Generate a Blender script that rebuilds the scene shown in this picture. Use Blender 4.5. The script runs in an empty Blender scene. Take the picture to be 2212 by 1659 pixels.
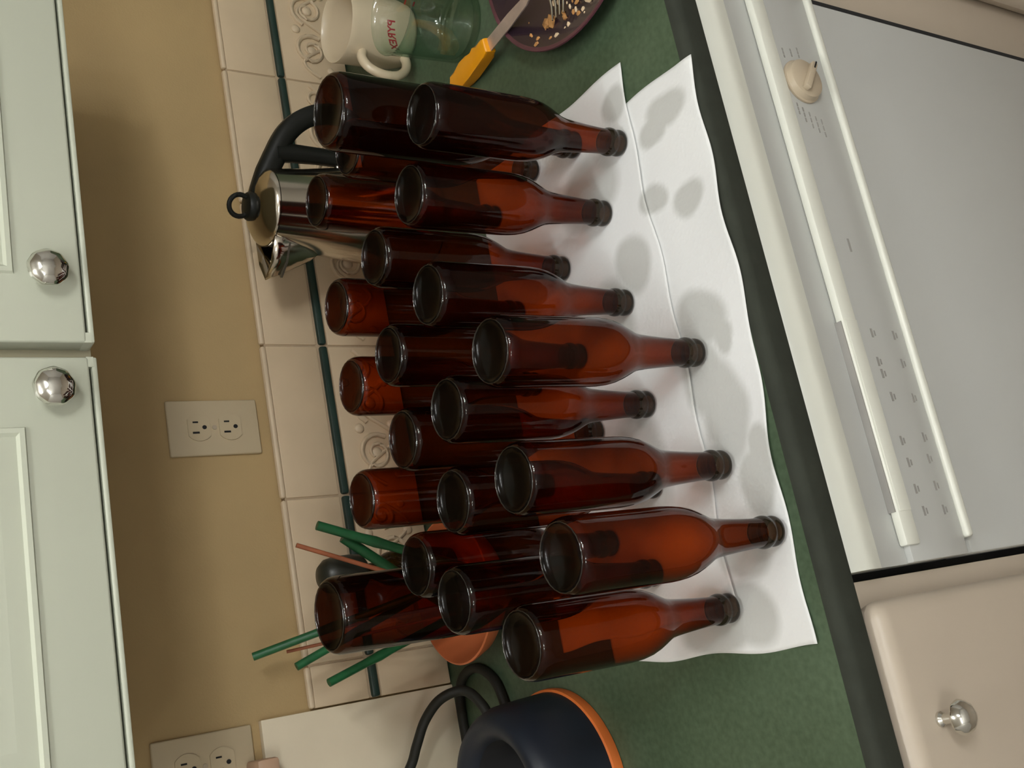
import bpy, bmesh, math, random
from mathutils import Vector, Matrix
random.seed(7)
S = bpy.context.scene
COL = S.collection
CT = 0.914                      # height of the counter top; most things below are given above it
PI = math.pi

# ------------------------------------------------------------------ camera
yaw, pitch, roll = 0.3206, 0.5964, -0.0125
fwd = Vector((math.sin(yaw)*math.cos(pitch), math.cos(yaw)*math.cos(pitch), -math.sin(pitch)))
rgt = Vector((math.cos(yaw), -math.sin(yaw), 0))
up = rgt.cross(fwd)
r2 = math.cos(roll)*rgt + math.sin(roll)*up
u2 = -math.sin(roll)*rgt + math.cos(roll)*up
cam = bpy.data.cameras.new('camera')
camo = bpy.data.objects.new('camera', cam); COL.objects.link(camo)
# the phone was held on its side: up in the room points left in the picture
camo.matrix_world = Matrix(((-u2.x, r2.x, -fwd.x, -0.3257), (-u2.y, r2.y, -fwd.y, -1.2659),
                            (-u2.z, r2.z, -fwd.z, 0.7188+CT), (0, 0, 0, 1)))
cam.sensor_fit = 'HORIZONTAL'; cam.sensor_width = 36; cam.lens = 36*2371.4/2212
cam.clip_start = 0.02
S.camera = camo

# ------------------------------------------------------------------ world, lamps, exposure
W = bpy.data.worlds.new('world'); S.world = W; W.use_nodes = True
W.node_tree.nodes['Background'].inputs[0].default_value = (1, 0.9, 0.75, 1)
W.node_tree.nodes['Background'].inputs[1].default_value = 0.02
S.view_settings.view_transform = 'Standard'; S.view_settings.look = 'None'
S.view_settings.exposure = -0.2; S.view_settings.gamma = 1.0; S.view_settings.use_curve_mapping = False
S.cycles.transparent_max_bounces = 32
S.cycles.max_bounces = 7
S.cycles.diffuse_bounces = 4
S.cycles.glossy_bounces = 3
def point_lamp(x, y, z, watts, r=0.04, col=(1, 0.9, 0.74)):
    l = bpy.data.lights.new('ceiling_or_fill_bulb', 'POINT'); l.energy = watts; l.shadow_soft_size = r; l.color = col
    o = bpy.data.objects.new('ceiling_or_fill_bulb', l); COL.objects.link(o); o.location = (x, y, z+CT)
# a ceiling fitting with three bulbs out in the room, and one with four over the counter run
for dx, dy in ((-0.17, 0.02), (0.16, 0.10), (0.02, -0.18)): point_lamp(0.35+dx, -2.05+dy, 1.40, 16.0, 0.06, (0.97, 0.99, 1))
for k in range(4): point_lamp(-0.50+0.15*k, -0.90+0.03*k, 1.38, 4.8, 0.04, (0.97, 0.99, 1))
for dx in (-0.2, 0.2): point_lamp(-1.1+dx, -2.5, 1.40, 13.0, 0.08, (0.97, 0.99, 1))  # added fill lamps that lift the ambient light

# ------------------------------------------------------------------ helpers
def obj(name, bm, m, parent=None, loc=None, smooth=True, ang=35, rot=None):
    me = bpy.data.meshes.new(name); bmesh.ops.recalc_face_normals(bm, faces=bm.faces); bm.to_mesh(me); bm.free()
    return obj_me(name, me, m, parent, loc, smooth, ang, rot)
def obj_me(name, me, m, parent=None, loc=None, smooth=True, ang=35, rot=None):
    if smooth:
        for p in me.polygons: p.use_smooth = True
        me.set_sharp_from_angle(angle=math.radians(ang))
    if m: me.materials.append(m)
    o = bpy.data.objects.new(name, me); COL.objects.link(o)
    if parent: o.parent = parent
    if loc: o.location = loc
    if rot: o.rotation_euler = rot
    return o
def tag(o, label=None, cat=None, group=None, kind=None):
    if label: o['label'] = label
    if cat: o['category'] = cat
    if group: o['group'] = group
    if kind: o['kind'] = kind
    return o
def thing(name, label, cat, loc, rz=0, group=None):
    o = bpy.data.objects.new(name, None); COL.objects.link(o); o.empty_display_size = 0.05
    o.location = loc; o.rotation_euler = (0, 0, rz)
    return tag(o, label, cat, group)
def copy_tree(o, parent=None):
    c = o.copy(); COL.objects.link(c); c.parent = parent
    for ch in list(o.children): copy_tree(ch, c)
    return c
def box(bm, x0, x1, y0, y1, z0, z1, bev=0, seg=2):
    r = bmesh.ops.create_cube(bm, size=1)
    for v in r['verts']:
        v.co = Vector((x0+(v.co.x+.5)*(x1-x0), y0+(v.co.y+.5)*(y1-y0), z0+(v.co.z+.5)*(z1-z0)))
    if bev:
        es = list({e for v in r['verts'] for e in v.link_edges})
        bmesh.ops.bevel(bm, geom=es, offset=bev, segments=seg, profile=0.5, affect='EDGES')
    return bm
def Box(*a, **k): return box(bmesh.new(), *a, **k)
def lathe(bm, prof, seg=40, cx=0, cy=0, cap=False, rmod=None):
    rings = []
    for (r, z) in prof:
        if r < 1e-6: rings.append([bm.verts.new((cx, cy, z))])
        else:
            ring = []
            for k in range(seg):
                a = 2*PI*k/seg; rr = r*(rmod(a, z) if rmod else 1)
                ring.append(bm.verts.new((cx+rr*math.cos(a), cy+rr*math.sin(a), z)))
            rings.append(ring)
    for A, B in zip(rings, rings[1:]):
        for k in range(seg):
            a, b = A[k % len(A)], A[(k+1) % len(A)]; c, d = B[(k+1) % len(B)], B[k % len(B)]
            vs = []
            for v in (a, b, c, d):
                if v not in vs: vs.append(v)
            if len(vs) > 2: bm.faces.new(vs)
    return bm
def tube(bm, pts, rad, seg=10, caps=True):
    pts = [Vector(p) for p in pts]; n = len(pts); rings = []
    rad = rad if isinstance(rad, (list, tuple)) else [rad]*n
    ref = Vector((0.31, 0.2, 0.93))
    for i, p in enumerate(pts):
        t = (pts[min(i+1, n-1)]-pts[max(i-1, 0)]).normalized()
        a = t.cross(ref)
        if a.length < 1e-3: a = t.cross(Vector((1, 0, 0)))
        a.normalize(); b = t.cross(a)
        ref = b.cross(t) if False else ref
        rings.append([bm.verts.new(p+rad[i]*(math.cos(2*PI*k/seg)*a+math.sin(2*PI*k/seg)*b)) for k in range(seg)])
    for A, B in zip(rings, rings[1:]):
        for k in range(seg): bm.faces.new((A[k], A[(k+1) % seg], B[(k+1) % seg], B[k]))
    if caps: bm.faces.new(rings[0][::-1]); bm.faces.new(rings[-1])
    return bm
def spline(pts, n=8):
    pts = [Vector(p) for p in pts]; out = []
    P = [2*pts[0]-pts[1]]+pts+[2*pts[-1]-pts[-2]]
    for i in range(1, len(P)-2):
        for k in range(n):
            t = k/n; a, b, c, d = P[i-1], P[i], P[i+1], P[i+2]
            out.append(0.5*((2*b)+(c-a)*t+(2*a-5*b+4*c-d)*t*t+(3*b-a-3*c+d)*t**3))
    out.append(pts[-1]); return out
def ribbon(bm, pts, thick, width):
    """a flat bar of the given width (across y) following points (x, z)"""
    n = len(pts); L = []
    for i, (x, z) in enumerate(pts):
        x0, z0 = pts[max(i-1, 0)]; x1, z1 = pts[min(i+1, n-1)]
        l = math.hypot(x1-x0, z1-z0); nx, nz = -(z1-z0)/l, (x1-x0)/l
        t = thick[i]/2 if isinstance(thick, (list, tuple)) else thick/2
        w = width/2
        L.append([bm.verts.new((x+nx*s*t*q, sy*w*g, z+nz*s*t*q)) for (s, q, sy, g) in
                  ((1, 1, -1, .55), (1, 1, 1, .55), (1, .4, 1, 1), (-1, .4, 1, 1), (-1, 1, 1, .55), (-1, 1, -1, .55), (-1, .4, -1, 1), (1, .4, -1, 1))])
    for A, B in zip(L, L[1:]):
        for k in range(8): bm.faces.new((A[k], A[(k+1) % 8], B[(k+1) % 8], B[k]))
    bm.faces.new(L[0][::-1]); bm.faces.new(L[-1]); return bm
def prism(bm, outline, z0, z1, bev=0):
    b = [bm.verts.new((x, y, z0)) for x, y in outline]; t = [bm.verts.new((x, y, z1)) for x, y in outline]
    n = len(b); bm.faces.new(b[::-1]); bm.faces.new(t)
    for k in range(n): bm.faces.new((b[k], b[(k+1) % n], t[(k+1) % n], t[k]))
    return bm

# ------------------------------------------------------------------ materials
def nodes(name):
    m = bpy.data.materials.new(name); m.use_nodes = True; nt = m.node_tree
    return m, nt, nt.nodes['Principled BSDF']
def lk(nt, a, b): nt.links.new(a, b)
def mat(name, col, rough=0.5, metal=0.0, var=0.06, scale=20, bump=0, bscale=200, spec=0.5, coat=0):
    m, nt, b = nodes(name)
    b.inputs['Roughness'].default_value = rough; b.inputs['Metallic'].default_value = metal
    b.inputs['Specular IOR Level'].default_value = spec; b.inputs['Coat Weight'].default_value = coat
    tc = nt.nodes.new('ShaderNodeTexCoord')
    n = nt.nodes.new('ShaderNodeTexNoise'); n.inputs['Scale'].default_value = scale; n.inputs['Detail'].default_value = 4
    lk(nt, tc.outputs['Object'], n.inputs['Vector'])
    mr = nt.nodes.new('ShaderNodeMapRange'); mr.inputs['From Min'].default_value = 0.25; mr.inputs['From Max'].default_value = 0.75
    mr.inputs['To Min'].default_value = 1-var; mr.inputs['To Max'].default_value = 1+var
    lk(nt, n.outputs['Fac'], mr.inputs['Value'])
    mx = nt.nodes.new('ShaderNodeVectorMath'); mx.operation = 'SCALE'; mx.inputs[0].default_value = col[:3]
    lk(nt, mr.outputs['Result'], mx.inputs['Scale']); lk(nt, mx.outputs['Vector'], b.inputs['Base Color'])
    if bump:
        n2 = nt.nodes.new('ShaderNodeTexNoise'); n2.inputs['Scale'].default_value = bscale; n2.inputs['Detail'].default_value = 3
        lk(nt, tc.outputs['Object'], n2.inputs['Vector'])
        bp = nt.nodes.new('ShaderNodeBump'); bp.inputs['Strength'].default_value = bump; bp.inputs['Distance'].default_value = 0.002
        lk(nt, n2.outputs['Fac'], bp.inputs['Height']); lk(nt, bp.outputs['Normal'], b.inputs['Normal'])
    return m
def glass(name, tint, edge, ior=1.5, rough=0.03, film=0.0, filmcol=(0.1, 0.1, 0.1), blend=0.35):
    """thin-walled glass: tinted see-through, a Fresnel gloss on top, longer path (deeper tint) where the wall turns away"""
    m, nt, b = nodes(name); nt.nodes.remove(b); out = nt.nodes['Material Output']
    lw = nt.nodes.new('ShaderNodeLayerWeight'); lw.inputs['Blend'].default_value = blend
    mc = nt.nodes.new('ShaderNodeMix'); mc.data_type = 'RGBA'
    mc.inputs['A'].default_value = (*tint, 1); mc.inputs['B'].default_value = (*edge, 1)
    lk(nt, lw.outputs['Facing'], mc.inputs['Factor'])
    t = nt.nodes.new('ShaderNodeBsdfTransparent'); lk(nt, mc.outputs['Result'], t.inputs['Color'])
    g = nt.nodes.new('ShaderNodeBsdfGlossy'); g.inputs['Roughness'].default_value = rough
    # Schlick reflectance from the unsigned facing angle, the same from both sides of the wall
    l2 = nt.nodes.new('ShaderNodeLayerWeight'); l2.inputs['Blend'].default_value = 0.5
    pw = nt.nodes.new('ShaderNodeMath'); pw.operation = 'POWER'; pw.inputs[1].default_value = 5; lk(nt, l2.outputs['Facing'], pw.inputs[0])
    f0 = ((ior-1)/(ior+1))**2
    fr = nt.nodes.new('ShaderNodeMath'); fr.operation = 'MULTIPLY_ADD'; fr.inputs[1].default_value = 1-f0; fr.inputs[2].default_value = f0; lk(nt, pw.outputs[0], fr.inputs[0])
    src = t.outputs['BSDF']
    if film:
        d = nt.nodes.new('ShaderNodeBsdfDiffuse'); d.inputs['Color'].default_value = (*filmcol, 1)
        n = nt.nodes.new('ShaderNodeTexNoise'); n.inputs['Scale'].default_value = 90; n.inputs['Detail'].default_value = 3
        tc = nt.nodes.new('ShaderNodeTexCoord'); lk(nt, tc.outputs['Object'], n.inputs['Vector'])
        ml = nt.nodes.new('ShaderNodeMath'); ml.operation = 'MULTIPLY'; ml.inputs[1].default_value = 2*film
        lk(nt, n.outputs['Fac'], ml.inputs[0])
        mf = nt.nodes.new('ShaderNodeMixShader'); lk(nt, ml.outputs[0], mf.inputs[0]); lk(nt, src, mf.inputs[1]); lk(nt, d.outputs[0], mf.inputs[2])
        src = mf.outputs[0]
    ms = nt.nodes.new('ShaderNodeMixShader'); lk(nt, fr.outputs[0], ms.inputs[0]); lk(nt, src, ms.inputs[1]); lk(nt, g.outputs[0], ms.inputs[2])
    lk(nt, ms.outputs[0], out.inputs['Surface'])
    return m
def towel_mat():
    m, nt, b = nodes('paper_towel'); b.inputs['Roughness'].default_value = 0.9; b.inputs['Specular IOR Level'].default_value = 0.15
    at = nt.nodes.new('ShaderNodeAttribute'); at.attribute_name = 'wet'
    mx = nt.nodes.new('ShaderNodeMix'); mx.data_type = 'RGBA'
    mx.inputs['A'].default_value = (0.765, 0.775, 0.765, 1); mx.inputs['B'].default_value = (0.53, 0.535, 0.51, 1)
    lk(nt, at.outputs['Fac'], mx.inputs['Factor']); lk(nt, mx.outputs['Result'], b.inputs['Base Color'])
    tc = nt.nodes.new('ShaderNodeTexCoord'); v = nt.nodes.new('ShaderNodeTexVoronoi'); v.inputs['Scale'].default_value = 260
    lk(nt, tc.outputs['Object'], v.inputs['Vector'])
    bp = nt.nodes.new('ShaderNodeBump'); bp.inputs['Strength'].default_value = 0.25; bp.inputs['Distance'].default_value = 0.001
    lk(nt, v.outputs['Distance'], bp.inputs['Height']); lk(nt, bp.outputs['Normal'], b.inputs['Normal'])
    return m
M = dict(
    wall=mat('wall_paint', (0.47, 0.335, 0.158), 0.75, var=0.08, scale=6, bump=0.15, bscale=350),
    room=mat('room_paint', (0.52, 0.505, 0.475), 0.8, var=0.04, scale=3, bump=0.1),
    ceiling=mat('ceiling_paint', (0.75, 0.72, 0.66), 0.9, var=0.03, scale=4, bump=0.2),
    floor=mat('floor_vinyl', (0.28, 0.235, 0.185), 0.45, var=0.15, scale=5, bump=0.1),
    grout=mat('grout', (0.46, 0.35, 0.23), 0.9, var=0.08, scale=80, bump=0.3),
    tile=mat('glazed_tile', (0.68, 0.535, 0.355), 0.42, var=0.06, scale=14, bump=0.12, bscale=60),
    relief=mat('glazed_relief', (0.70, 0.56, 0.385), 0.40, var=0.06, scale=30),
    liner=mat('green_liner_tile', (0.022, 0.045, 0.036), 0.3, var=0.2, scale=30),
    lit_wall=mat('lit_wall_cream', (0.86, 0.755, 0.56), 0.45, var=0.06, scale=8, bump=0.05),  # paler colour standing in for stronger light on the wall
    counter=None,
    edge=mat('counter_edge', (0.036, 0.040, 0.031), 0.85, var=0.12, scale=40, bump=0.1, spec=0.15),
    cab=mat('cream_cabinet_paint', (0.47, 0.49, 0.395), 0.38, var=0.03, scale=7, bump=0.05, bscale=120),
    cab_shaded=mat('shaded_frame_paint', (0.40, 0.37, 0.26), 0.5, var=0.05, scale=9),  # cabinet paint darkened to carry the shade behind and between the doors
    base=mat('base_cabinet_paint', (0.48, 0.41, 0.325), 0.4, var=0.04, scale=6, bump=0.05),
    dw=mat('dishwasher_enamel', (0.495, 0.505, 0.485), 0.3, var=0.03, scale=5),
    dwlight=mat('dishwasher_trim_highlight', (0.76, 0.77, 0.69), 0.28, var=0.03, scale=9),  # pale handle strip, plus painted highlights on top rail and lower lip
    dial=mat('dial_plastic', (0.48, 0.40, 0.29), 0.4, var=0.04),
    print=mat('grey_print', (0.30, 0.29, 0.27), 0.7, var=0.1),
    black=mat('black_plastic', (0.009, 0.010, 0.008), 0.45, var=0.15, scale=30, spec=0.3),
    gap=mat('gap_black', (0.012, 0.012, 0.013), 0.8),  # near-black, also standing in for shade in the dishwasher gaps
    chrome=mat('polished_chrome', (0.72, 0.71, 0.66), 0.09, 1.0, var=0.04, scale=40),
    steel=mat('polished_steel', (0.62, 0.57, 0.49), 0.13, 1.0, var=0.05, scale=12),
    steelin=mat('dull_steel', (0.16, 0.15, 0.12), 0.35, 0.6, var=0.1),
    ivory=mat('ivory_plastic', (0.56, 0.46, 0.30), 0.42, var=0.04, scale=15),
    slot=mat('slot_black', (0.01, 0.01, 0.01), 0.8),
    mug=mat('cream_stoneware', (0.62, 0.52, 0.36), 0.3, var=0.05, scale=18, coat=0.2),
    red=mat('red_print', (0.42, 0.02, 0.03), 0.5),
    plate=mat('dark_purple_glaze', (0.022, 0.012, 0.019), 0.22, var=0.25, scale=16, coat=0.3),
    platerim=mat('plum_glaze_rim', (0.085, 0.03, 0.04), 0.25, var=0.2, scale=22),
    yellow=mat('yellow_plastic', (0.80, 0.33, 0.004), 0.35, var=0.05, scale=30),
    blade=mat('greasy_blade', (0.55, 0.45, 0.40), 0.3, 0.6, var=0.15, scale=60),
    fork=mat('bright_steel', (0.75, 0.73, 0.66), 0.15, 1.0, var=0.06),
    food=mat('food_scraps', (0.45, 0.22, 0.07), 0.6, var=0.5, scale=70),
    foodl=mat('pale_food_scraps', (0.62, 0.47, 0.30), 0.6, var=0.4, scale=90),
    terra=mat('terracotta', (0.55, 0.15, 0.05), 0.5, var=0.12, scale=20),
    green=mat('green_stick', (0.012, 0.11, 0.035), 0.45, var=0.25, scale=60),
    orange=mat('thin_orange_stick', (0.36, 0.11, 0.045), 0.6, var=0.2, scale=60),
    cap=mat('black_cap', (0.028, 0.030, 0.022), 0.4, var=0.1),
    vessel=mat('blue_black_enamel', (0.010, 0.014, 0.022), 0.45, var=0.25, scale=18, bump=0.05, spec=0.35),
    plug=mat('pink_tan_plug', (0.55, 0.36, 0.24), 0.5),
    band=mat('orange_band', (0.62, 0.16, 0.03), 0.5, var=0.1),
    cord=mat('cord_rubber', (0.016, 0.016, 0.012), 0.6, var=0.15, spec=0.3),
    amber=glass('amber_glass', (0.66, 0.232, 0.056), (0.11, 0.028, 0.008), ior=1.36, rough=0.05, film=0.006, filmcol=(0.16, 0.08, 0.04), blend=0.52),
    amberdark=glass('deep_amber_glass', (0.46, 0.155, 0.042), (0.08, 0.022, 0.007), ior=1.36, rough=0.05, film=0.006, filmcol=(0.16, 0.08, 0.04), blend=0.52),
    amberthick=glass('amber_glass_thick', (0.17, 0.085, 0.035), (0.06, 0.03, 0.015), rough=0.08, film=0.10, filmcol=(0.14, 0.11, 0.06)),
    amberbase=glass('amber_glass_base', (0.16, 0.075, 0.030), (0.07, 0.035, 0.02), ior=1.25, rough=0.15, film=0.02, filmcol=(0.12, 0.09, 0.05)),
    amberring=glass('amber_glass_ring', (0.30, 0.14, 0.06), (0.15, 0.08, 0.04), ior=1.65, rough=0.09, film=0.05, filmcol=(0.25, 0.23, 0.16)),
    clear=glass('clear_glass', (0.975, 0.985, 0.975), (0.62, 0.82, 0.72), ior=1.7, rough=0.02),
    darkglass=glass('dark_olive_glass', (0.25, 0.20, 0.09), (0.08, 0.07, 0.03), rough=0.05),
    towel=towel_mat(),
)
def counter_mat():
    m, nt, b = nodes('green_laminate'); b.inputs['Roughness'].default_value = 0.5
    tc = nt.nodes.new('ShaderNodeTexCoord'); n = nt.nodes.new('ShaderNodeTexNoise'); n.inputs['Scale'].default_value = 160; n.inputs['Detail'].default_value = 6
    n2 = nt.nodes.new('ShaderNodeTexNoise'); n2.inputs['Scale'].default_value = 9; n2.inputs['Detail'].default_value = 3
    lk(nt, tc.outputs['Object'], n.inputs['Vector']); lk(nt, tc.outputs['Object'], n2.inputs['Vector'])
    ad = nt.nodes.new('ShaderNodeMath'); ad.operation = 'ADD'; lk(nt, n.outputs['Fac'], ad.inputs[0]); lk(nt, n2.outputs['Fac'], ad.inputs[1])
    cr = nt.nodes.new('ShaderNodeValToRGB'); cr.color_ramp.elements[0].position = 0.35; cr.color_ramp.elements[1].position = 0.68
    hf = nt.nodes.new('ShaderNodeMath'); hf.operation = 'MULTIPLY'; hf.inputs[1].default_value = 0.5; lk(nt, ad.outputs[0], hf.inputs[0])
    cr.color_ramp.elements[0].color = (0.042, 0.070, 0.036, 1); cr.color_ramp.elements[1].color = (0.080, 0.120, 0.070, 1)
    lk(nt, hf.outputs[0], cr.inputs['Fac']); lk(nt, cr.outputs['Color'], b.inputs['Base Color']); return m
M['counter'] = counter_mat()

# ------------------------------------------------------------------ the room
def struct(name, bm, m, **k): return tag(obj(name, bm, m, **k), kind='structure')
RX0, RX1, RY0, RZ1 = -1.9, 2.3, -3.1, 2.44
tag(struct('floor', Box(RX0, RX1, RY0, 0.1, -0.05, 0), M['floor']), 'brown vinyl kitchen floor')
tag(struct('ceiling', Box(RX0, RX1, RY0, 0.1, RZ1, RZ1+0.05), M['ceiling']), 'off-white painted ceiling')
tag(struct('wall_left', Box(RX0-0.08, RX0, RY0, 0.1, 0, RZ1), M['room']), 'cream painted side wall')
tag(struct('wall_right', Box(RX1, RX1+0.08, RY0, 0.1, 0, RZ1), M['room']), 'cream painted side wall at far end')
tag(struct('wall_front', Box(RX0, RX1, RY0-0.08, RY0, 0, RZ1), M['room']), 'cream painted wall facing the counter')
wall = tag(struct('wall_back', Box(RX0, RX1, 0.006, 0.1, 0, RZ1), M['wall']), 'tan painted wall behind the counter with tiled backsplash')

# backsplash: plain row, thin green liners, embossed row; each tile a piece of its own
TP, TX0, XL = 0.203, 0.555, -0.3065
def tile_bm(w, h, t, bev, top_round=0):
    bm = Box(0, w, -t, 0, 0, h, bev=bev, seg=2); return bm
def scroll():
    """raised vine of curls and bosses on the embossed tiles"""
    bm = bmesh.new()
    def spiral(cx, cz, r0, turns, a0, s):
        pts = []
        for k in range(26):
            q = k/25; a = a0+s*q*turns*2*PI; r = r0*(1-0.8*q)
            pts.append((cx+r*math.cos(a), -0.0085, cz+r*math.sin(a)))
        tube(bm, pts, [0.0036*(1-0.45*k/25) for k in range(26)], 6)
    spiral(0.052, 0.052, 0.026, 1.6, -0.6, 1); spiral(0.120, 0.050, 0.027, 1.6, PI-0.4, -1); spiral(0.172, 0.060, 0.017, 1.4, PI, 1)
    tube(bm, [(0.008+0.0075*k, -0.0082, 0.045+0.022*math.sin(k*0.55)) for k in range(26)], 0.0026, 6)
    for cx, cz, r in ((0.052, 0.052, 0.008), (0.120, 0.050, 0.008), (0.086, 0.072, 0.007), (0.090, 0.024, 0.007), (0.150, 0.026, 0.007), (0.022, 0.026, 0.006), (0.185, 0.030, 0.006), (0.150, 0.082, 0.006)):
        s = bmesh.ops.create_uvsphere(bm, u_segments=10, v_segments=6, radius=r)
        for v in s['verts']: v.co = Vector((v.co.x+cx, v.co.y*0.5-0.0075, v.co.z+cz))
    return bm
G = 0.0024
def mk_row(z0, z1, t, m, bev, name='tile', relief=False, out=0.0):
    full = None; rel = None
    for k in range(-5, 3):
        xa, xb = TX0+k*TP+G/2, TX0+(k+1)*TP-G/2
        if xb < XL: continue
        if xa < XL:
            o = obj(name, Box(0, xb-XL, -t, 0, 0, z1-z0, bev=bev), m, wall, (XL, out, z0+CT))
        elif full is None:
            o = obj(name, Box(0, xb-xa, -t, 0, 0, z1-z0, bev=bev), m, wall, (xa, out, z0+CT)); full = o
        else:
            o = full.copy(); COL.objects.link(o); o.location = (xa, out, z0+CT)
        if relief and xa >= XL:
            if rel is None: rel = obj('raised_scroll', scroll(), M['relief'], o, ang=60)
            else:
                c = rel.copy(); COL.objects.link(c); c.parent = o
mk_row(0.003, 0.1010, 0.007, M['tile'], 0.0016, relief=True, out=0.0)
mk_row(0.1040, 0.1145, 0.011, M['liner'], 0.003, name='liner_tile', out=0.0)
mk_row(0.1175, 0.1885, 0.007, M['tile'], 0.0016, out=0.0)
mk_row(0.1885, 0.1960, 0.0085, M['relief'], 0.0035, name='edging_tile', out=0.0)
tag(struct('trim_1', Box(XL+0.0006, TX0+3*TP-0.002, -0.0050, 0.0062, 0.0035, 0.190), M['grout'], loc=(0, 0, CT)), 'grout bed of the tiled backsplash')
tag(struct('trim_2', Box(-0.95, XL-0.002, -0.004, 0.0062, 0.0, 0.255, bev=0.001), M['lit_wall'], loc=(0, 0, CT)), 'added cream panel painting brighter light on the wall beside the tiles')  # panel added; the wall's brighter light is put into its colour

# ------------------------------------------------------------------ counter
CF = -0.645
ct = thing('countertop', 'green laminate countertop with a dark front edge', 'countertop', (0, 0, CT))
obj('top', Box(-1.3, 1.7, CF+0.013, -0.0005, -0.030, 0), M['counter'], ct)
bm = bmesh.new(); n = 10
prof = [(CF+0.0132, -0.030), (CF+0.001, -0.030), (CF, -0.026), (CF, -0.010)] + [(CF+0.010-0.010*math.cos(a*PI/12), -0.010+0.0098*math.sin(a*PI/12)) for a in range(1, 7)] + [(CF+0.0132, -0.0002)]
A = [bm.verts.new((-1.3, y, z)) for y, z in prof]; B = [bm.verts.new((1.7, y, z)) for y, z in prof]
for k in range(len(prof)): bm.faces.new((A[k], A[(k+1) % len(prof)], B[(k+1) % len(prof)], B[k]))
bm.faces.new(A); bm.faces.new(B[::-1])
tag(obj('edge_strip', bm, M['edge'], ct, ang=50), 'dark rounded front edge')

# ------------------------------------------------------------------ upper cabinet
uc = thing('upper_cabinet', 'cream wall cabinet with two framed doors and chrome knobs', 'cabinet', (0.0135, 0, CT+0.4808))
uh = 0.76
bm = Box(-0.42, 0.46, -0.315, 0.004, 0.008, uh); obj('body', bm, M['cab_shaded'], uc)
bm = Box(-0.42, 0.46, -0.330, -0.3155, 0.004, uh, bev=0.001); obj('face_frame', bm, M['cab_shaded'], uc)
bm = Box(-0.40, 0.44, -0.300, -0.02, 0.0045, 0.0078); obj('bottom_panel', bm, M['cab_shaded'], uc)
def knob_bm():
    bm = bmesh.new()
    prof = [(0.0075, 0), (0.0075, 0.002), (0.005, 0.004), (0.0045, 0.012), (0.010, 0.0145), (0.0160, 0.0165), (0.0168, 0.0180), (0.0162, 0.0200), (0.0135, 0.0235), (0.0090, 0.0262), (0.0045, 0.0275), (0, 0.0278)]
    lathe(bm, prof, 36, rmod=lambda a, z: 1+(0.02*math.cos(9*a) if z > 0.016 else 0))
    bmesh.ops.rotate(bm, verts=bm.verts, cent=(0, 0, 0), matrix=Matrix.Rotation(PI/2, 3, 'X'))
    return bm
def framed_door(parent, x0, x1, z0, z1, yb, t, m, inset, name='door'):
    """slab with rounded edges, a stepped groove and a raised field"""
    d = obj(name, Box(x0, x1, yb-t, yb, z0+0.0068, z1, bev=0.0025, seg=3), m, parent)
    # the finger-pull lip along the lower edge, cut free by a narrow groove
    obj('lower_lip', Box(x0, x1, yb-t+0.0008, yb, z0, z0+0.0048, bev=0.0016, seg=2), m, d)
    for e in (x0, x1-0.009): obj('lip_end', Box(e, e+0.009, yb-t+0.0006, yb-0.0006, z0+0.0030, z0+0.0090), m, d)
    # moulding bead round the field, then the raised field
    bm = bmesh.new(); i = inset; y = yb-t
    loops = []
    for off, dy in ((0, 0.0015), (0.002, -0.0028), (0.006, -0.0030), (0.009, 0.0005), (0.020, 0.0008), (0.034, -0.0026), (0.038, -0.0028)):
        j = i+off
        loops.append([bm.verts.new(c) for c in ((x0+j, y+dy, z0+j), (x1-j, y+dy, z0+j), (x1-j, y+dy, z1-j), (x0+j, y+dy, z1-j))])
    for P, Q in zip(loops, loops[1:]):
        for k in range(4): bm.faces.new((P[k], P[(k+1) % 4], Q[(k+1) % 4], Q[k]))
    bm.faces.new(loops[-1])
    obj('raised_panel', bm, m, d, ang=25)
    return d
dr = framed_door(uc, 0.0065, 0.42, 0.0050, uh-0.01, -0.3305, 0.0215, M['cab'], 0.060)
dl = framed_door(uc, -0.40, -0.0065, 0.0050, uh-0.01, -0.3305, 0.0215, M['cab'], 0.060)
kr = obj('knob', knob_bm(), M['chrome'], dr, (0.0665, -0.352, 0.042)); kr['label'] = 'round chrome knob'
kl = kr.copy(); COL.objects.link(kl); kl.parent = dl; kl.location = (-0.0385, -0.352, 0.045)

# ------------------------------------------------------------------ base run under the counter
DX0, DX1 = -0.292, 0.320
dw = thing('dishwasher', 'off-white built-in dishwasher with dial and long handle strip under the counter', 'dishwasher', (0, 0, CT))
obj('body', Box(DX0-0.003, DX1+0.002, -0.600, -0.03, -0.905, -0.033), M['gap'], dw)
def extrude_x(prof, x0, x1):
    bm = bmesh.new(); A = [bm.verts.new((x0, y, z)) for y, z in prof]; B = [bm.verts.new((x1, y, z)) for y, z in prof]; n = len(prof)
    for k in range(n): bm.faces.new((A[k], A[(k+1) % n], B[(k+1) % n], B[k]))
    bm.faces.new(A); bm.faces.new(B[::-1]); return bm
fy = -0.640
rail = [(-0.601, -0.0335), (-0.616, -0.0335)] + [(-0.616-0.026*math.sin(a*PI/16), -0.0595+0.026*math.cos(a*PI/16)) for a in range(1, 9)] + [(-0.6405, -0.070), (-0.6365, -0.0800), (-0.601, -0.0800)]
tag(obj('top_rail', extrude_x(rail, DX0+0.003, DX1-0.005), M['dwlight'], dw, ang=40), 'rounded top rail with its highlight painted pale')  # highlight on the rounded top put into a paler colour
rec = [(-0.601, -0.0803), (-0.6363, -0.0803), (-0.6335, -0.100), (-0.6335, -0.120), (-0.601, -0.120)]
obj('console', extrude_x(rec, DX0+0.003, DX1-0.005), M['dw'], dw, ang=40)
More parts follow.
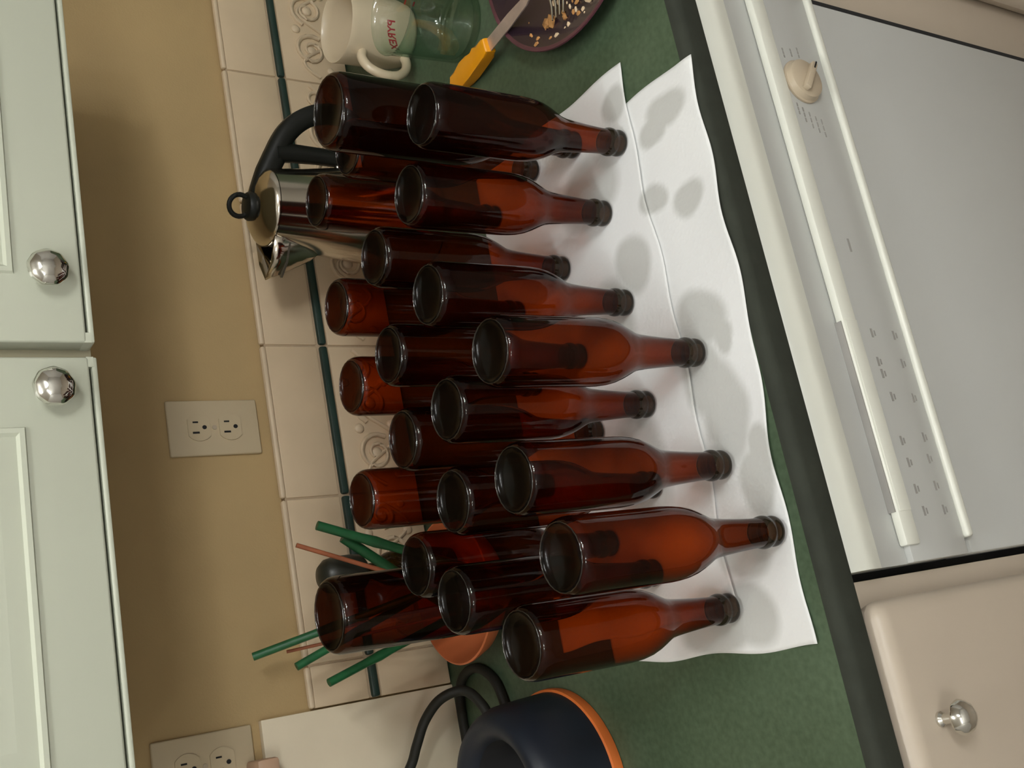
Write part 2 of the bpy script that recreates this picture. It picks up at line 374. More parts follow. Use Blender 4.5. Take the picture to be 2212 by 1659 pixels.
obj('gap_shade_strip', Box(DX1-0.0047, DX1+0.0030, -0.632, -0.6005, -0.80, -0.036), M['gap'], dw)  # black strip added to paint the shade of the side gap
obj('control_panel', Box(DX0+0.003, DX1-0.005, fy, -0.601, -0.203, -0.1205, bev=0.0015), M['dw'], dw)
hs = obj('handle_strip', Box(DX0+0.018, DX1-0.005, -0.6435, -0.634, -0.134, -0.114, bev=0.0025), M['dwlight'], dw)
hs['label'] = 'pale raised strip'
obj('grip', Box(-0.243, -0.060, -0.6445, -0.6437, -0.132, -0.116, bev=0.0003), M['dwlight'], hs)
obj('grip_slot', Box(-0.243, -0.060, -0.6412, -0.6330, -0.1138, -0.1126), M['print'], hs)
tag(obj('lower_trim', Box(DX0+0.018, DX1-0.005, -0.6445, -0.602, -0.213, -0.2035, bev=0.003, seg=3), M['dwlight'], dw), 'lip below the controls with its highlight painted pale')  # highlight along the console's bottom edge painted as a paler lip
obj('door_panel', Box(DX0+0.003, DX1-0.005, -0.636, -0.602, -0.80, -0.2135, bev=0.003), M['dw'], dw)
obj('kick_plate', Box(DX0+0.003, DX1-0.005, -0.57, -0.55, -0.905, -0.805), M['gap'], dw)
bm = bmesh.new(); lathe(bm, [(0.0245, 0), (0.0245, 0.002), (0.0230, 0.0030), (0.0215, 0.0085), (0.0195, 0.0098), (0, 0.0100)], 40)
bmesh.ops.rotate(bm, verts=bm.verts, cent=(0, 0, 0), matrix=Matrix.Rotation(PI/2, 3, 'X'))
dial = obj('dial', bm, M['dial'], dw, (0.203, fy-0.0002, -0.159)); dial['label'] = 'beige round cycle dial'
obj('pointer', Box(-0.019, 0.019, -0.0165, -0.0096, -0.0035, 0.0035, bev=0.0015), M['dial'], dial, rot=(0, math.radians(35), 0))
obj('pointer_mark', Box(0.010, 0.019, -0.0172, -0.0163, -0.0008, 0.0008), M['slot'], dial, rot=(0, math.radians(35), 0))
bm = bmesh.new()
for (x, z, w) in ((0.171, -0.143, .014), (0.165, -0.150, .018), (0.160, -0.158, .020), (0.156, -0.166, .020), (0.153, -0.174, .022), (0.236, -0.145, .012), (0.240, -0.168, .013), (0.238, -0.157, .010)):
    for q in range(3): box(bm, x-w/2+q*w/3, x-w/2+(q+0.8)*w/3, fy-0.0004, fy+0.0002, z-0.0009, z+0.0009)
for (x, z) in ((-0.071, -0.155), (-0.073, -0.187), (-0.100, -0.152), (-0.112, -0.153), (-0.102, -0.187), (-0.135, -0.157), (-0.137, -0.188), (-0.178, -0.152), (-0.176, -0.186), (-0.199, -0.153), (-0.197, -0.184), (-0.224, -0.152), (-0.223, -0.182), (-0.245, -0.155), (-0.246, -0.184)):
    box(bm, x-0.0045, x+0.0045, fy-0.0004, fy+0.0002, z-0.0014, z+0.0014); box(bm, x-0.003, x+0.0025, fy-0.0004, fy+0.0002, z-0.0050, z-0.0032)
box(bm, 0.014, 0.028, fy-0.0004, fy+0.0002, -0.1615, -0.1585)
tag(obj('printed_marks', bm, M['print'], dw, smooth=False), 'small grey printed marks', kind='stuff')

def base_cabinet(x0, x1, label, kx, kz, stile):
    c = thing('base_cabinet', label, 'cabinet', (0, 0, CT))
    obj('body', Box(x0, x1, -0.600, -0.02, -0.80, -0.033), M['base'], c)
    obj('face_frame', Box(x0, x1, -0.622, -0.6005, -0.80, -0.033, bev=0.001), M['base'], c)
    obj('kick_plate', Box(x0, x1, -0.55, -0.53, -0.9139, -0.8005), M['gap'], c)
    a, b = x0+stile, x1-stile
    d = obj('door', Box(a, b, -0.6535, -0.6225, -0.785, -0.038, bev=0.0155, seg=3), M['base'], c)
    k = obj('knob', knob_bm(), M['chrome'], d, (kx, -0.6537, kz)); k['label'] = 'round chrome knob'; k.scale = (0.85, 1.15, 0.85)
    return c
base_cabinet(-0.85, -0.2965, 'cream base cabinet with chrome knob next to the printed-button end of the dishwasher', -0.418, -0.078, 0.019)
base_cabinet(0.3235, 1.0, 'cream base cabinet at the dial end of the dishwasher', 0.66, -0.100, 0.075)

# ------------------------------------------------------------------ outlets on the wall
def outlet(x, z, label, kind):
    o = thing('wall_outlet', label, 'outlet', (x, 0.006, z+CT), group=None)
    obj('cover_plate', Box(-0.035, 0.035, -0.0055, 0.0, -0.057, 0.057, bev=0.002, seg=3), M['ivory'], o)
    for s in (-1, 1):
        bm = bmesh.new(); pts = []
        for k in range(28):
            a = 2*PI*k/28; pts.append((0.0170*math.cos(a), max(-0.0138, min(0.0138, 0.0172*math.sin(a)))))
        prism(bm, pts, 0, 0.0018); bmesh.ops.rotate(bm, verts=bm.verts, cent=(0, 0, 0), matrix=Matrix.Rotation(PI/2, 3, 'X'))
        r = obj('receptacle', bm, M['ivory'], o, (0, -0.0055, s*0.0195))
        obj('slot', Box(-0.0078, -0.0054, -0.0022, -0.0012, 0.0002, 0.0085), M['slot'], r)
        obj('slot', Box(0.0056, 0.0076, -0.0022, -0.0012, 0.0008, 0.0075), M['slot'], r)
        bm = bmesh.new(); prism(bm, [(0.0026*math.cos(2*PI*k/12), -0.0065+0.0028*math.sin(2*PI*k/12)) for k in range(12)], 0.0012, 0.0022)
        bmesh.ops.rotate(bm, verts=bm.verts, cent=(0, 0, 0), matrix=Matrix.Rotation(PI/2, 3, 'X'))
        obj('ground_hole', bm, M['slot'], r)
    bm = bmesh.new(); lathe(bm, [(0.0030, 0), (0.0028, 0.0009), (0, 0.0011)], 14); bmesh.ops.rotate(bm, verts=bm.verts, cent=(0, 0, 0), matrix=Matrix.Rotation(PI/2, 3, 'X'))
    obj('screw', bm, M['dial'], o, (0, -0.0055, 0))
    return o
outlet(0.0437, 0.2653, 'ivory duplex outlet on the tan wall between cabinet and tiles', 1)
outlet(-0.3455, 0.3225, 'ivory duplex outlet above the cream panel beside the tiles', 2)

# ------------------------------------------------------------------ paper towels
WET = [(0.098, -0.557, .016, .020), (0.077, -0.600, .018, .022), (-0.035, -0.578, .030, .034), (0.172, -0.600, .018, .030), (0.160, -0.575, .015, .02), (-0.125, -0.580, .060, .030), (-0.090, -0.566, .04, .03),
       (-0.197, -0.597, .035, .022), (-0.305, -0.548, .030, .040), (-0.316, -0.500, .02, .05), (0.05, -0.51, .03, .03), (-0.06, -0.60, .02, .012), (-0.25, -0.56, .03, .03), (0.0, -0.45, .05, .05), (-0.15, -0.45, .06, .05), (0.15, -0.47, .04, .05), (-0.17, -0.612, .025, .016), (0.215, -0.535, .02, .02)]
def towel(name, label, corners, z0, nx, ny, seed, wavy, drape=False):
    rnd = random.Random(seed); bm = bmesh.new(); lay = bm.verts.layers.float.new('wet')
    a, b, c, d = [Vector(p) for p in corners]       # front-right, front-left, back-left, back-right
    ph = [rnd.uniform(0, 6) for _ in range(6)]; g = []
    for i in range(nx+1):
        col = []
        for j in range(ny+1):
            s, t = i/nx, j/ny
            p = a*(1-s)*(1-t)+b*s*(1-t)+c*s*t+d*(1-s)*t
            e = (1-t)**6
            p.y += 0.0026*math.sin(9*s+ph[0])*e+0.002*math.sin(31*s+ph[1])*e
            p.x += 0.002*math.sin(14*t+ph[2])*((1-s)**8-s**8)
            q = 0.5+0.5*math.sin(11*s+5*t+ph[3])*math.sin(7*t-6*s+ph[4])
            z = z0+wavy*0.0012*q+wavy*0.0035*(max(0, 1-t*5))**2*(0.5+0.5*math.sin(17*s+ph[5]))
            if drape and p.y < CF+0.010:
                ov = (CF+0.010)-p.y; z -= min(0.004, ov*ov*14)
            w = 0
            for (x, y, rx, ry) in WET:
                q2 = ((p.x-x)/rx)**2+((p.y-y)/ry)**2
                q2 *= 1+0.14*math.sin(2*math.atan2(p.y-y, p.x-x)+x*90)+0.10*math.sin(3*math.atan2(p.y-y, p.x-x)+y*70)
                w = max(w, min(1, max(0, (1.12-q2)*1.9)))
            v = bm.verts.new((p.x, p.y, z)); v[lay] = w; col.append(v)
        g.append(col)
    for i in range(nx):
        for j in range(ny): bm.faces.new((g[i][j], g[i+1][j], g[i+1][j+1], g[i][j+1]))
    o = obj(name, bm, M['towel'], None, (0, 0, CT), ang=180)
    md = o.modifiers.new('thickness', 'SOLIDIFY'); md.thickness = 0.0005; md.offset = 1
    return tag(o, label, 'paper towel')
towel('paper_towel', 'white damp paper towel along the countertop front edge, under the front bottles', [(0.204, -0.648), (-0.342, -0.616), (-0.325, -0.345), (0.213, -0.352)], 0.0004, 150, 80, 1, 1.0, True)
towel('paper_towel', 'white paper towel overlapping behind, under the rear bottles', [(0.249, -0.556), (-0.30, -0.540), (-0.30, -0.262), (0.262, -0.275)], 0.0032, 150, 80, 2, 0.45)
TZ = 0.0048

# ------------------------------------------------------------------ bottles, upside down
def bottle_proto(h, rb, scale_neck, name, gm='amber'):
    k = h/0.229; n = scale_neck
    root = bpy.data.objects.new(name, None); COL.objects.link(root); root.empty_display_size = 0.03
    lip = [(0.0085*n, 0.0), (0.0118*n, 0.0), (0.0131*n, 0.0012), (0.0134*n, 0.0035), (0.0131*n, 0.0060), (0.0122*n, 0.0078), (0.0124*n, 0.0098), (0.0140*n, 0.0120), (0.0143*n, 0.0150), (0.0138*n, 0.0180), (0.0126*n, 0.0205)]
    bm = bmesh.new(); lathe(bm, lip, 40); obj('lip', bm, M['amberthick'], root, ang=60)
    z = lambda t: t*k
    body = [(0.0126*n, 0.0206), (0.0128*n, z(.030)), (0.0138*n, z(.045)), (0.0150*n, z(.060)), (0.0163*n, z(.072)), (rb*.60, z(.080)), (rb*.72, z(.088)), (rb*.83, z(.096)), (rb*.915, z(.104)), (rb*.965, z(.112)), (rb*.99, z(.120)), (rb, z(.128)), (rb, z(.160)), (rb, z(.195)), (rb, h-0.012), (rb*.99, h-0.0075), (rb*.965, h-0.0040), (rb*.925, h-0.0015), (rb*.880, h-0.0003)]
    bm = bmesh.new(); lathe(bm, body, 48); obj('body', bm, M[gm], root, ang=80)
    base = [(rb*.848, h-0.0006), (rb*.81, h-0.0030), (rb*.62, h-0.0048), (rb*.40, h-0.0066), (rb*.2, h-0.0074), (0, h-0.0076)]
    bm = bmesh.new(); lathe(bm, base, 48); b = obj('base', bm, M['amberbase'], root, ang=80)
    bm = bmesh.new(); lathe(bm, [(rb*.880, h-0.0003), (rb*.872, h+0.0002), (rb*.864, h+0.0003), (rb*.856, h+0.0001), (rb*.848, h-0.0006)], 96, rmod=lambda a, q: 1+0.006*math.cos(24*a))
    obj('knurled_ring', bm, M['amberring'], b, ang=180)
    return root
P0 = bottle_proto(0.229, 0.0303, 1.0, 'beer_bottle')
P1 = bottle_proto(0.285, 0.0365, 1.08, 'large_beer_bottle', 'amberdark')
rows = [
    ('amber longneck bottle upside down in the front row', 'front row of upturned bottles',
     [(0.172, -0.532), (-0.065, -0.566), (-0.172, -0.564), (-0.242, -0.605), (-0.296, -0.531)]),
    ('amber longneck bottle upside down in the second row', 'second row of upturned bottles',
     [(0.116, -0.487), (0.017, -0.488), (-0.089, -0.485), (-0.166, -0.468), (-0.247, -0.441)]),
    ('amber longneck bottle upside down in the third row', 'third row of upturned bottles',
     [(0.218, -0.388), (0.091, -0.404), (-0.008, -0.400), (-0.091, -0.400), (-0.206, -0.385)]),
    ('amber longneck bottle upside down in the back row', 'back row of upturned bottles',
     [(0.202, -0.302), (0.078, -0.309), (-0.010, -0.314), (-0.123, -0.298)])]
first = True
ORD = [', nearest the plate', ', second from the plate end', ', third from the plate end', ', fourth from the plate end', ', fifth from the plate end']
for label, grp, pts in rows:
    for q, (x, y) in enumerate(pts):
        o = P0 if first else copy_tree(P0); first = False
        o.location = (x, y, CT+TZ); o.rotation_euler = (0, 0, random.uniform(0, 6)); tag(o, label+ORD[q], 'bottle', grp)
P1.location = (0.207, -0.4655, CT+TZ); tag(P1, 'larger upturned amber bottle next to the mug and black-handled carafe', 'bottle', 'two larger upturned bottles')
o = copy_tree(P1); o.location = (-0.2322, -0.307, CT+TZ); tag(o, 'larger upturned amber bottle in front of the green sticks', 'bottle', 'two larger upturned bottles')

# ------------------------------------------------------------------ steel carafe
kc = thing('steel_carafe', 'polished steel carafe with ring-topped lid, beak spout and black handle', 'carafe', (0.281, -0.130, CT)); kc.scale = (1, 1, 0.98)
bm = bmesh.new(); lathe(bm, [(0, 0.0), (0.066, 0.0), (0.0690, 0.003), (0.0690, 0.008), (0.0665, 0.03), (0.0620, 0.08), (0.0565, 0.13), (0.0510, 0.175), (0.0475, 0.2185), (0.0460, 0.2185), (0.0455, 0.2170), (0, 0.2165)], 64)
obj('body', bm, M['steel'], kc, ang=50)
bm = bmesh.new(); lathe(bm, [(0, 0.2170), (0.0452, 0.2175), (0.0476, 0.2195), (0.0473, 0.2225), (0.0430, 0.2270), (0.0350, 0.2325), (0.0250, 0.2365), (0.0160, 0.2382), (0, 0.2385)], 64)
lid = obj('lid', bm, M['steel'], kc, ang=50, loc=(0, 0, 0))
bm = bmesh.new(); lathe(bm, [(0.0175, 0.2375), (0.0178, 0.2420), (0.0160, 0.2450), (0.0090, 0.2465), (0, 0.2468)], 32)
obj('lid_boss', bm, M['black'], lid, ang=40)
bm = bmesh.new(); pts = [(0, 0.0130*math.cos(2*PI*k/24), 0.2535+0.0130*math.sin(2*PI*k/24)) for k in range(25)]
tube(bm, pts, 0.0031, 10, caps=False); obj('ring', bm, M['black'], lid, rot=(0, 0, math.radians(62)))
# beak: V-shaped pouring lip standing out from the side opposite the handle
dirn = math.radians(-20)
bm = bmesh.new()
L = []
for (z, ext, hw) in ((0.2205, 0.088, 0.0320), (0.2050, 0.082, 0.0300), (0.1900, 0.0755, 0.0270), (0.1750, 0.0685, 0.0225), (0.1610, 0.0620, 0.0160), (0.1530, 0.0560, 0.0080)):
    rb = 0.0505-0.004+(0.2185-z)*0.08
    L.append([bm.verts.new(p) for p in ((-rb*0.80, -hw, z), (-(rb+ext)/2*1.02, -hw*0.62, z), (-ext+0.003, -0.003, z), (-ext, 0, z), (-ext+0.003, 0.003, z), (-(rb+ext)/2*1.02, hw*0.62, z), (-rb*0.80, hw, z))])
for A, B in zip(L, L[1:]):
    for k in range(6): bm.faces.new((A[k], A[k+1], B[k+1], B[k]))
bm.faces.new(L[-1])
sp = obj('spout', bm, M['steel'], kc, rot=(0, 0, dirn), ang=40)
sp.modifiers.new('wall', 'SOLIDIFY').thickness = 0.0014
bm = bmesh.new()
prism(bm, [(-0.043, -0.027), (-0.066, -0.0185), (-0.0840, -0.001), (-0.0840, 0.001), (-0.066, 0.0185), (-0.043, 0.027)], 0.198, 0.2005)
obj('spout_hollow', bm, M['steelin'], sp)
hp = [(0.004, 0.2335), (0.020, 0.2290), (0.042, 0.2190), (0.062, 0.2090), (0.080, 0.2010), (0.095, 0.1910), (0.108, 0.1770), (0.1175, 0.1600), (0.1225, 0.1400), (0.1225, 0.1180), (0.1150, 0.1000), (0.1020, 0.0880)]
hs3 = spline([(x, 0, z) for x, z in hp], 5)
bm = bmesh.new(); th = [0.016, 0.020, 0.026, 0.027, 0.025, 0.025, 0.025, 0.025, 0.025, 0.024, 0.021, 0.015]
thk = [th[min(i//5, 11)]*(1-(i % 5)/5)+th[min(i//5+1, 11)]*((i % 5)/5) for i in range(len(hs3))]
ribbon(bm, [(p.x, p.z) for p in hs3], thk, 0.021)
hd = obj('handle', bm, M['black'], kc, rot=(0, 0, dirn), ang=60); hd['label'] = 'black plastic handle'
bm = bmesh.new(); ribbon(bm, [(0.067, 0.2080), (0.069, 0.185), (0.069, 0.150), (0.068, 0.120), (0.066, 0.1120)], [0.022, 0.021, 0.019, 0.018, 0.016], 0.026)
obj('bracket', bm, M['black'], hd, ang=60)
bm = bmesh.new(); tube(bm, [(0.054, 0, 0.122), (0.0685, 0, 0.122)], 0.006, 14); obj('bolt', bm, M['chrome'], hd)

# ------------------------------------------------------------------ mug
mg = thing('mug', 'cream stoneware mug with loop handle near the tiles', 'mug', (0.534, -0.172, CT))
bm = bmesh.new(); lathe(bm, [(0, 0.003), (0.033, 0.003), (0.035, 0.0), (0.0385, 0.001), (0.0415, 0.006), (0.0450, 0.020), (0.0470, 0.05), (0.0480, 0.088), (0.0490, 0.0975), (0.0485, 0.1000), (0.0472, 0.0990), (0.0458, 0.088), (0.0448, 0.05), (0.0425, 0.015), (0.036, 0.009), (0, 0.008)], 56)
obj('bowl', bm, M['mug'], mg, ang=60)
pts = spline([(0.0465, 0, 0.076), (0.060, 0, 0.080), (0.076, 0, 0.074), (0.085, 0, 0.056), (0.083, 0, 0.036), (0.071, 0, 0.021), (0.056, 0, 0.014), (0.0430, 0, 0.0135)], 5)
bm = bmesh.new(); tube(bm, pts, [0.0066-0.0006*math.sin(PI*i/(len(pts)-1)) for i in range(len(pts))], 12)
obj('handle', bm, M['mug'], mg, rot=(0, 0, math.radians(196)), ang=60)

# ------------------------------------------------------------------ glass measuring cup with red print
gl = thing('measuring_cup', 'clear glass measuring cup with red printing in front of the mug', 'measuring cup', (0.462, -0.306, CT))
def gr(z): return 0.0455+0.0045*max(0, z-0.005)/0.095
bm = bmesh.new(); lathe(bm, [(0, 0.0045), (0.036, 0.004), (0.041, 0.0), (0.0445, 0.0012), (0.0455, 0.005), (gr(0.05), 0.05), (gr(0.095), 0.095), (0.0512, 0.0985), (0.0508, 0.1000), (0.0490, 0.0995), (gr(0.09)-0.0030, 0.090), (gr(0.05)-0.0030, 0.05), (0.0425, 0.010), (0.039, 0.0078), (0, 0.0082)], 64)
obj('glass_body', bm, M['clear'], gl, ang=60)
pts = spline([(0.0490, 0, 0.090), (0.066, 0, 0.092), (0.080, 0, 0.080), (0.082, 0, 0.056), (0.074, 0, 0.032), (0.060, 0, 0.024), (0.0470, 0, 0.024)], 5)
bm = bmesh.new(); tube(bm, pts, 0.006, 12); obj('handle', bm, M['clear'], gl, rot=(0, 0, math.radians(8)), ang=60)
def wrap_text(body, size, zc, ang):
    cu = bpy.data.curves.new('txt', 'FONT'); cu.body = body; cu.size = size; cu.align_x = 'CENTER'; cu.resolution_u = 3; cu.offset = size*0.025
    t = bpy.data.objects.new('txt', cu); COL.objects.link(t)
    dg = bpy.context.evaluated_depsgraph_get(); me = bpy.data.meshes.new_from_object(t.evaluated_get(dg))
    bpy.data.objects.remove(t); bpy.data.curves.remove(cu)
    bm = bmesh.new(); bm.from_mesh(me); bpy.data.meshes.remove(me)
    for v in bm.verts:
        x, z = v.co.x, v.co.y+zc; r = gr(z)+0.0006; a = ang+x/r
        v.co = Vector((r*math.cos(a), r*math.sin(a), z))
    return bm
obj('print', wrap_text('PYREX', 0.0145, 0.068, math.radians(86)), M['red'], gl, smooth=False)
obj('print', wrap_text('1 CUP', 0.0120, 0.060, math.radians(-78)), M['red'], gl, smooth=False)
for q, zz in enumerate((0.058, 0.046)):
    bm = bmesh.new()
    for e in range(2):
        a0 = math.radians(30)-e*0.22
        v = [bm.verts.new(((gr(zz)+0.0006)*math.cos(a), (gr(zz)+0.0006)*math.sin(a), z)) for a, z in ((a0, zz), (a0+0.12, zz), (a0+0.12, zz+0.0022), (a0, zz+0.0022))]
        bm.faces.new(v)
    obj('measure_line', bm, M['red'], gl, smooth=False)

# ------------------------------------------------------------------ plate, scraps, fork, knife
px, py, pr = 0.4344, -0.5343, 0.1353
pl = thing('dinner_plate', 'dark purple dinner plate with food scraps near the counter edge', 'plate', (px, py, CT))
bm = bmesh.new(); lathe(bm, [(0, 0.004), (0.060, 0.004), (0.064, 0.0), (0.070, 0.0), (0.073, 0.004), (0.100, 0.010), (0.125, 0.0185), (0.1345, 0.0225)], 72)
obj('underside', bm, M['plate'], pl, ang=60)
bm = bmesh.new(); lathe(bm, [(0.1305, 0.0240), (0.120, 0.0205), (0.100, 0.0130), (0.085, 0.0090), (0.05, 0.0080), (0, 0.0080)], 72)
obj('well', bm, M['plate'], pl, ang=60)
bm = bmesh.new(); lathe(bm, [(0.1345, 0.0225), (0.1357, 0.0235), (0.1350, 0.0249), (0.1330, 0.0250), (0.1305, 0.0240)], 72)
obj('rim', bm, M['platerim'], pl, ang=60)
def scraps(m, spots, name):
    bm = bmesh.new()
    for (x, y, r) in spots:
        s = bmesh.ops.create_icosphere(bm, subdivisions=1, radius=r)
        d = math.hypot(x-px, y-py); zz = 0.0082+(max(0, d-0.085)*0.31)
        sx, sy = random.uniform(.7, 1.6), random.uniform(.7, 1.6)
        for v in s['verts']: v.co = Vector((x+v.co.x*sx*random.uniform(.8, 1.2), y+v.co.y*sy, zz+r*0.62+v.co.z*0.5))
    return obj(name, bm, m, None, (0, 0, CT), ang=20)
sc = [(0.345+random.uniform(-.03, .06), -0.535+random.uniform(-.05, .05), random.uniform(.0012, .0034)) for _ in range(46)]
tag(scraps(M['foodl'], sc+[(0.330, -0.553, .007), (0.327, -0.560, .006), (0.340, -0.565, .006), (0.322, -0.575, .005)], 'pale_food_scraps'), 'pale food scraps scattered over the dark plate', 'food', kind='stuff')
sc = [(0.345+random.uniform(-.03, .05), -0.50+random.uniform(-.05, .06), random.uniform(.0012, .003)) for _ in range(22)]
tag(scraps(M['food'], sc+[(0.343, -0.487, .006), (0.345, -0.480, .006), (0.335, -0.508, .004), (0.330, -0.462, .003)], 'orange_food_scraps'), 'orange food scraps on the dark plate beside the fork', 'food', kind='stuff')
fk = thing('fork', 'bright steel fork lying across the dark plate', 'fork', (0.352, -0.507, CT+0.0275), math.radians(-8))
bm = bmesh.new()
for k in range(4):
    y = -0.0105+0.007*k
    tube(bm, [(-0.016, y*0.92, -0.0050), (0.0, y, -0.0070), (0.020, y, -0.0050), (0.034, y*0.95, -0.0005)], [0.0008, 0.0015, 0.0017, 0.0018], 8)
obj('tines', bm, M['fork'], fk, ang=60)
bm = bmesh.new(); prism(bm, [(0.032, -0.0125), (0.045, -0.0125), (0.056, -0.0085), (0.066, -0.0035), (0.066, 0.0035), (0.056, 0.0085), (0.045, 0.0125), (0.032, 0.0125)], -0.0018, 0.0012)
obj('neck', bm, M['fork'], fk)
bm = bmesh.new(); tube(bm, spline([(0.064, 0, 0), (0.10, 0, 0.006), (0.15, 0, 0.004), (0.185, 0, 0.0)], 4), [0.0035]*4+[0.004]*4+[0.006]*4+[0.0055], 10)
obj('handle', bm, M['fork'], fk, ang=60)

# knife: handle end on the counter, blade over the plate rim
ka, kb = Vector((0.388, -0.290, 0.0085)), Vector((0.3735, -0.462, 0.0350))
kd = kb-ka; klen = kd.length
kn = thing('knife', 'knife with curved yellow handle and greasy blade resting on the plate', 'knife', ka+Vector((0, 0, CT)))
kn.rotation_mode = 'QUATERNION'; kn.rotation_quaternion = Vector((1, 0, 0)).rotation_difference(kd.normalized())
up_ = [(-0.018, 0.004), (-0.014, 0.0095), (-0.006, 0.0100), (0.006, 0.0155), (0.022, 0.0180), (0.040, 0.0165), (0.056, 0.0115), (0.064, 0.0100), (0.074, 0.0125), (0.085, 0.0125), (0.092, 0.0105)]
dn_ = [(0.092, -0.0065), (0.082, -0.0085), (0.060, -0.0095), (0.036, -0.0105), (0.014, -0.0095), (-0.004, -0.0070), (-0.016, -0.0025)]
bm = bmesh.new(); prism(bm, up_+dn_, -0.0075, 0.0075)
bmesh.ops.bevel(bm, geom=[e for e in bm.edges if abs(e.verts[0].co.z-e.verts[1].co.z) < 1e-6], offset=0.0035, segments=3, profile=0.5, affect='EDGES')
obj('handle', bm, M['yellow'], kn, ang=50)
bm = bmesh.new(); prism(bm, [(0.088, -0.0060), (0.088, 0.0095), (0.110, 0.0088), (0.150, 0.0078), (0.185, 0.0050), (0.205, -0.0010), (0.190, -0.0055), (0.150, -0.0068)], -0.0009, 0.0009)
obj('blade', bm, M['blade'], kn)

# ------------------------------------------------------------------ terracotta bowl with sticks and a dark bottle
bx, by = -0.205, -0.128
bw = thing('terracotta_bowl', 'orange terracotta bowl behind the bottles against the tiles', 'bowl', (bx, by, CT))
bm = bmesh.new(); lathe(bm, [(0, 0.002), (0.040, 0.0), (0.044, 0.003), (0.062, 0.013), (0.078, 0.029), (0.086, 0.046), (0.0865, 0.050), (0.0845, 0.051), (0.0815, 0.047), (0.073, 0.031), (0.056, 0.0155), (0.038, 0.0085), (0, 0.008)], 56)
obj('shell', bm, M['terra'], bw, ang=60)
def stick(tip, rad, m, name, label, group, base=(0, 0), bz=0.0145, bulge=True):
    b = Vector((bx+base[0], by+base[1], bz)); t = Vector(tip); n = 12
    pts = [b.lerp(t, k/n) for k in range(n+1)]
    rr = [rad*(1.22 if bulge and k in (8,) else 1) for k in range(n+1)]
    bm = bmesh.new(); tube(bm, pts, rr, 10)
    tag(obj(name, bm, m, None, (0, 0, CT), ang=60), label, 'stick', group)
GS, OS = 'green sticks in the bowl', 'thin orange sticks in the bowl'
stick((-0.114, -0.135, 0.211), 0.0054, M['green'], 'green_stick', 'longer green stick leaning away from the cream panel', GS, (0.0133, -0.0242), 0.0153)
stick((-0.128, -0.122, 0.176), 0.0062, M['green'], 'green_stick', 'shorter green stick leaning away from the cream panel', GS, (-0.0442, 0.0044), 0.0211, bulge=False)
stick((-0.240, -0.053, 0.273), 0.0046, M['green'], 'green_stick', 'tallest green stick in the terracotta bowl, leaning to the cream panel', GS, (0.016, -0.042), 0.0191)
stick((-0.260, -0.080, 0.235), 0.0048, M['green'], 'green_stick', 'middle-height green stick leaning to the cream panel', GS, (0.0266, 0.0092), 0.0147)
stick((-0.284, -0.104, 0.210), 0.0048, M['green'], 'green_stick', 'lowest green stick leaning furthest to the cream panel', GS, (-0.02, 0.0194), 0.0147)
stick((-0.133, -0.130, 0.2365), 0.0026, M['orange'], 'thin_orange_stick', 'thin orange stick crossing in front of the black cap', OS, (-0.0254, -0.0354), 0.0158, bulge=False)
stick((-0.240, -0.050, 0.232), 0.0019, M['orange'], 'thin_orange_stick', 'thin orange stick just under the tallest green stick', OS, (-0.0258, -0.0239), 0.0119, bulge=False)
stick((-0.224, -0.045, 0.207), 0.0021, M['orange'], 'thin_orange_stick', 'short thin orange stick close to the larger bottle', OS, (-0.0111, 0.0241), 0.012, bulge=False)
sb = thing('sauce_bottle', 'dark glass bottle with a rounded black cap standing in the terracotta bowl', 'bottle', (-0.166, -0.094, CT+0.0230))
bm = bmesh.new(); lathe(bm, [(0, 0.0), (0.015, 0.0), (0.0175, 0.002), (0.0185, 0.010), (0.0215, 0.030), (0.0215, 0.076), (0.0195, 0.090), (0.0140, 0.101), (0.0095, 0.109), (0.0090, 0.122)], 40)
obj('glass_body', bm, M['darkglass'], sb, ang=60)
bm = bmesh.new(); lathe(bm, [(0, 0.120), (0.0165, 0.120), (0.0205, 0.124), (0.0220, 0.136), (0.0215, 0.156), (0.0190, 0.168), (0.0125, 0.175), (0, 0.177)], 40)
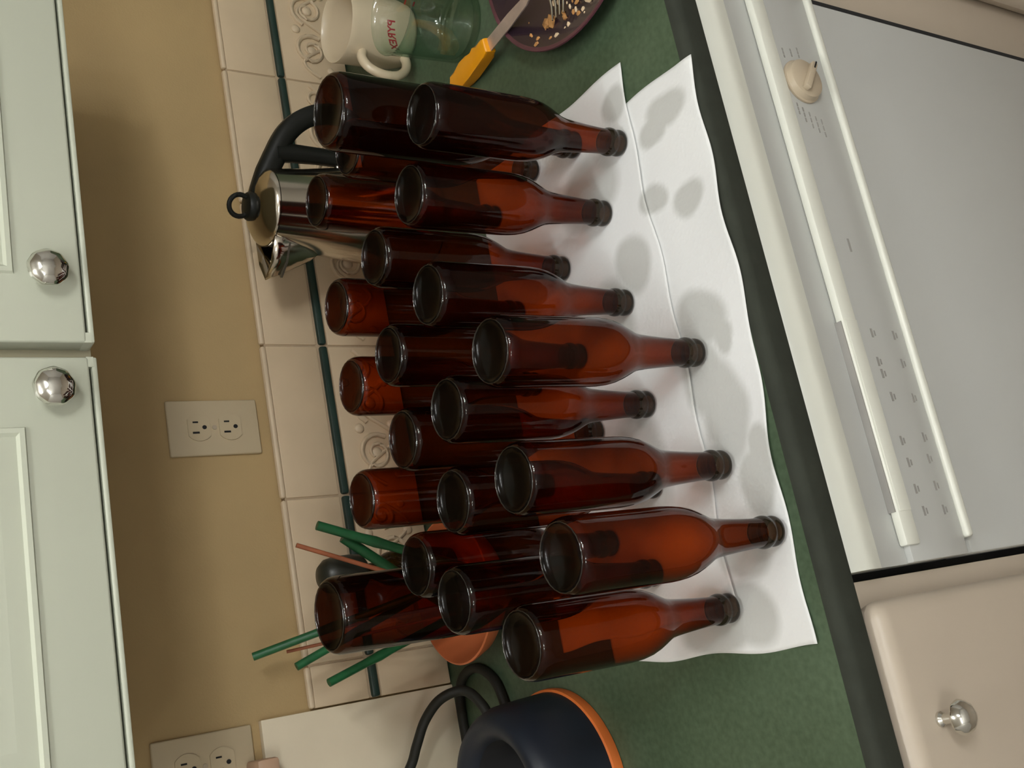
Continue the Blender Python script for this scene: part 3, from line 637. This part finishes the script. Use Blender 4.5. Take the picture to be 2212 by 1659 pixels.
obj('cap', bm, M['cap'], sb, ang=50)

# ------------------------------------------------------------------ black open vessel and its cord
vs = thing('open_vessel', 'blue-black round open-topped vessel with an orange band at its foot', 'vessel', (-0.437, -0.222, CT))
bm = bmesh.new(); lathe(bm, [(0.060, 0.0805), (0.064, 0.0890), (0.070, 0.0940), (0.077, 0.0955), (0.084, 0.0935), (0.090, 0.0860), (0.0945, 0.073), (0.0965, 0.048), (0.0985, 0.013)], 72)
obj('wall', bm, M['vessel'], vs, ang=60)
bm = bmesh.new(); lathe(bm, [(0.060, 0.0805), (0.058, 0.05), (0.056, 0.012), (0.050, 0.008), (0, 0.008)], 72); obj('lining', bm, M['gap'], vs, ang=60)
bm = bmesh.new(); lathe(bm, [(0.0985, 0.013), (0.1010, 0.012), (0.1018, 0.007), (0.1010, 0.001), (0.098, 0.0), (0, 0.0)], 72)
tag(obj('foot_band', bm, M['band'], vs, ang=40), 'orange band round the foot')
cp = spline([(-0.366, -0.150, 0.040), (-0.340, -0.142, 0.044), (-0.320, -0.120, 0.052), (-0.324, -0.100, 0.073), (-0.344, -0.080, 0.087), (-0.370, -0.070, 0.098), (-0.393, -0.060, 0.106), (-0.425, -0.055, 0.135), (-0.430, -0.045, 0.200), (-0.405, -0.036, 0.240), (-0.372, -0.034, 0.262)], 8)
pc = thing('power_cord', 'black power cord arching from the dark vessel up to the outlet', 'cord', (0, 0, CT))
bm = bmesh.new(); tube(bm, cp, 0.0060, 12); obj('cable', bm, M['cord'], pc, ang=80)
bm = Box(-0.374, -0.350, -0.040, 0.0000, 0.252, 0.278, bev=0.004); obj('plug', bm, M['plug'], pc)
bm = bmesh.new(); tube(bm, spline([(-0.372, -0.136, 0.0064), (-0.327, -0.124, 0.0064), (-0.306, -0.105, 0.0064), (-0.296, -0.076, 0.0064), (-0.304, -0.044, 0.0064), (-0.330, -0.028, 0.0064), (-0.380, -0.026, 0.0064)], 7), 0.0060, 10); obj('cable_slack', bm, M['cord'], pc, ang=80)
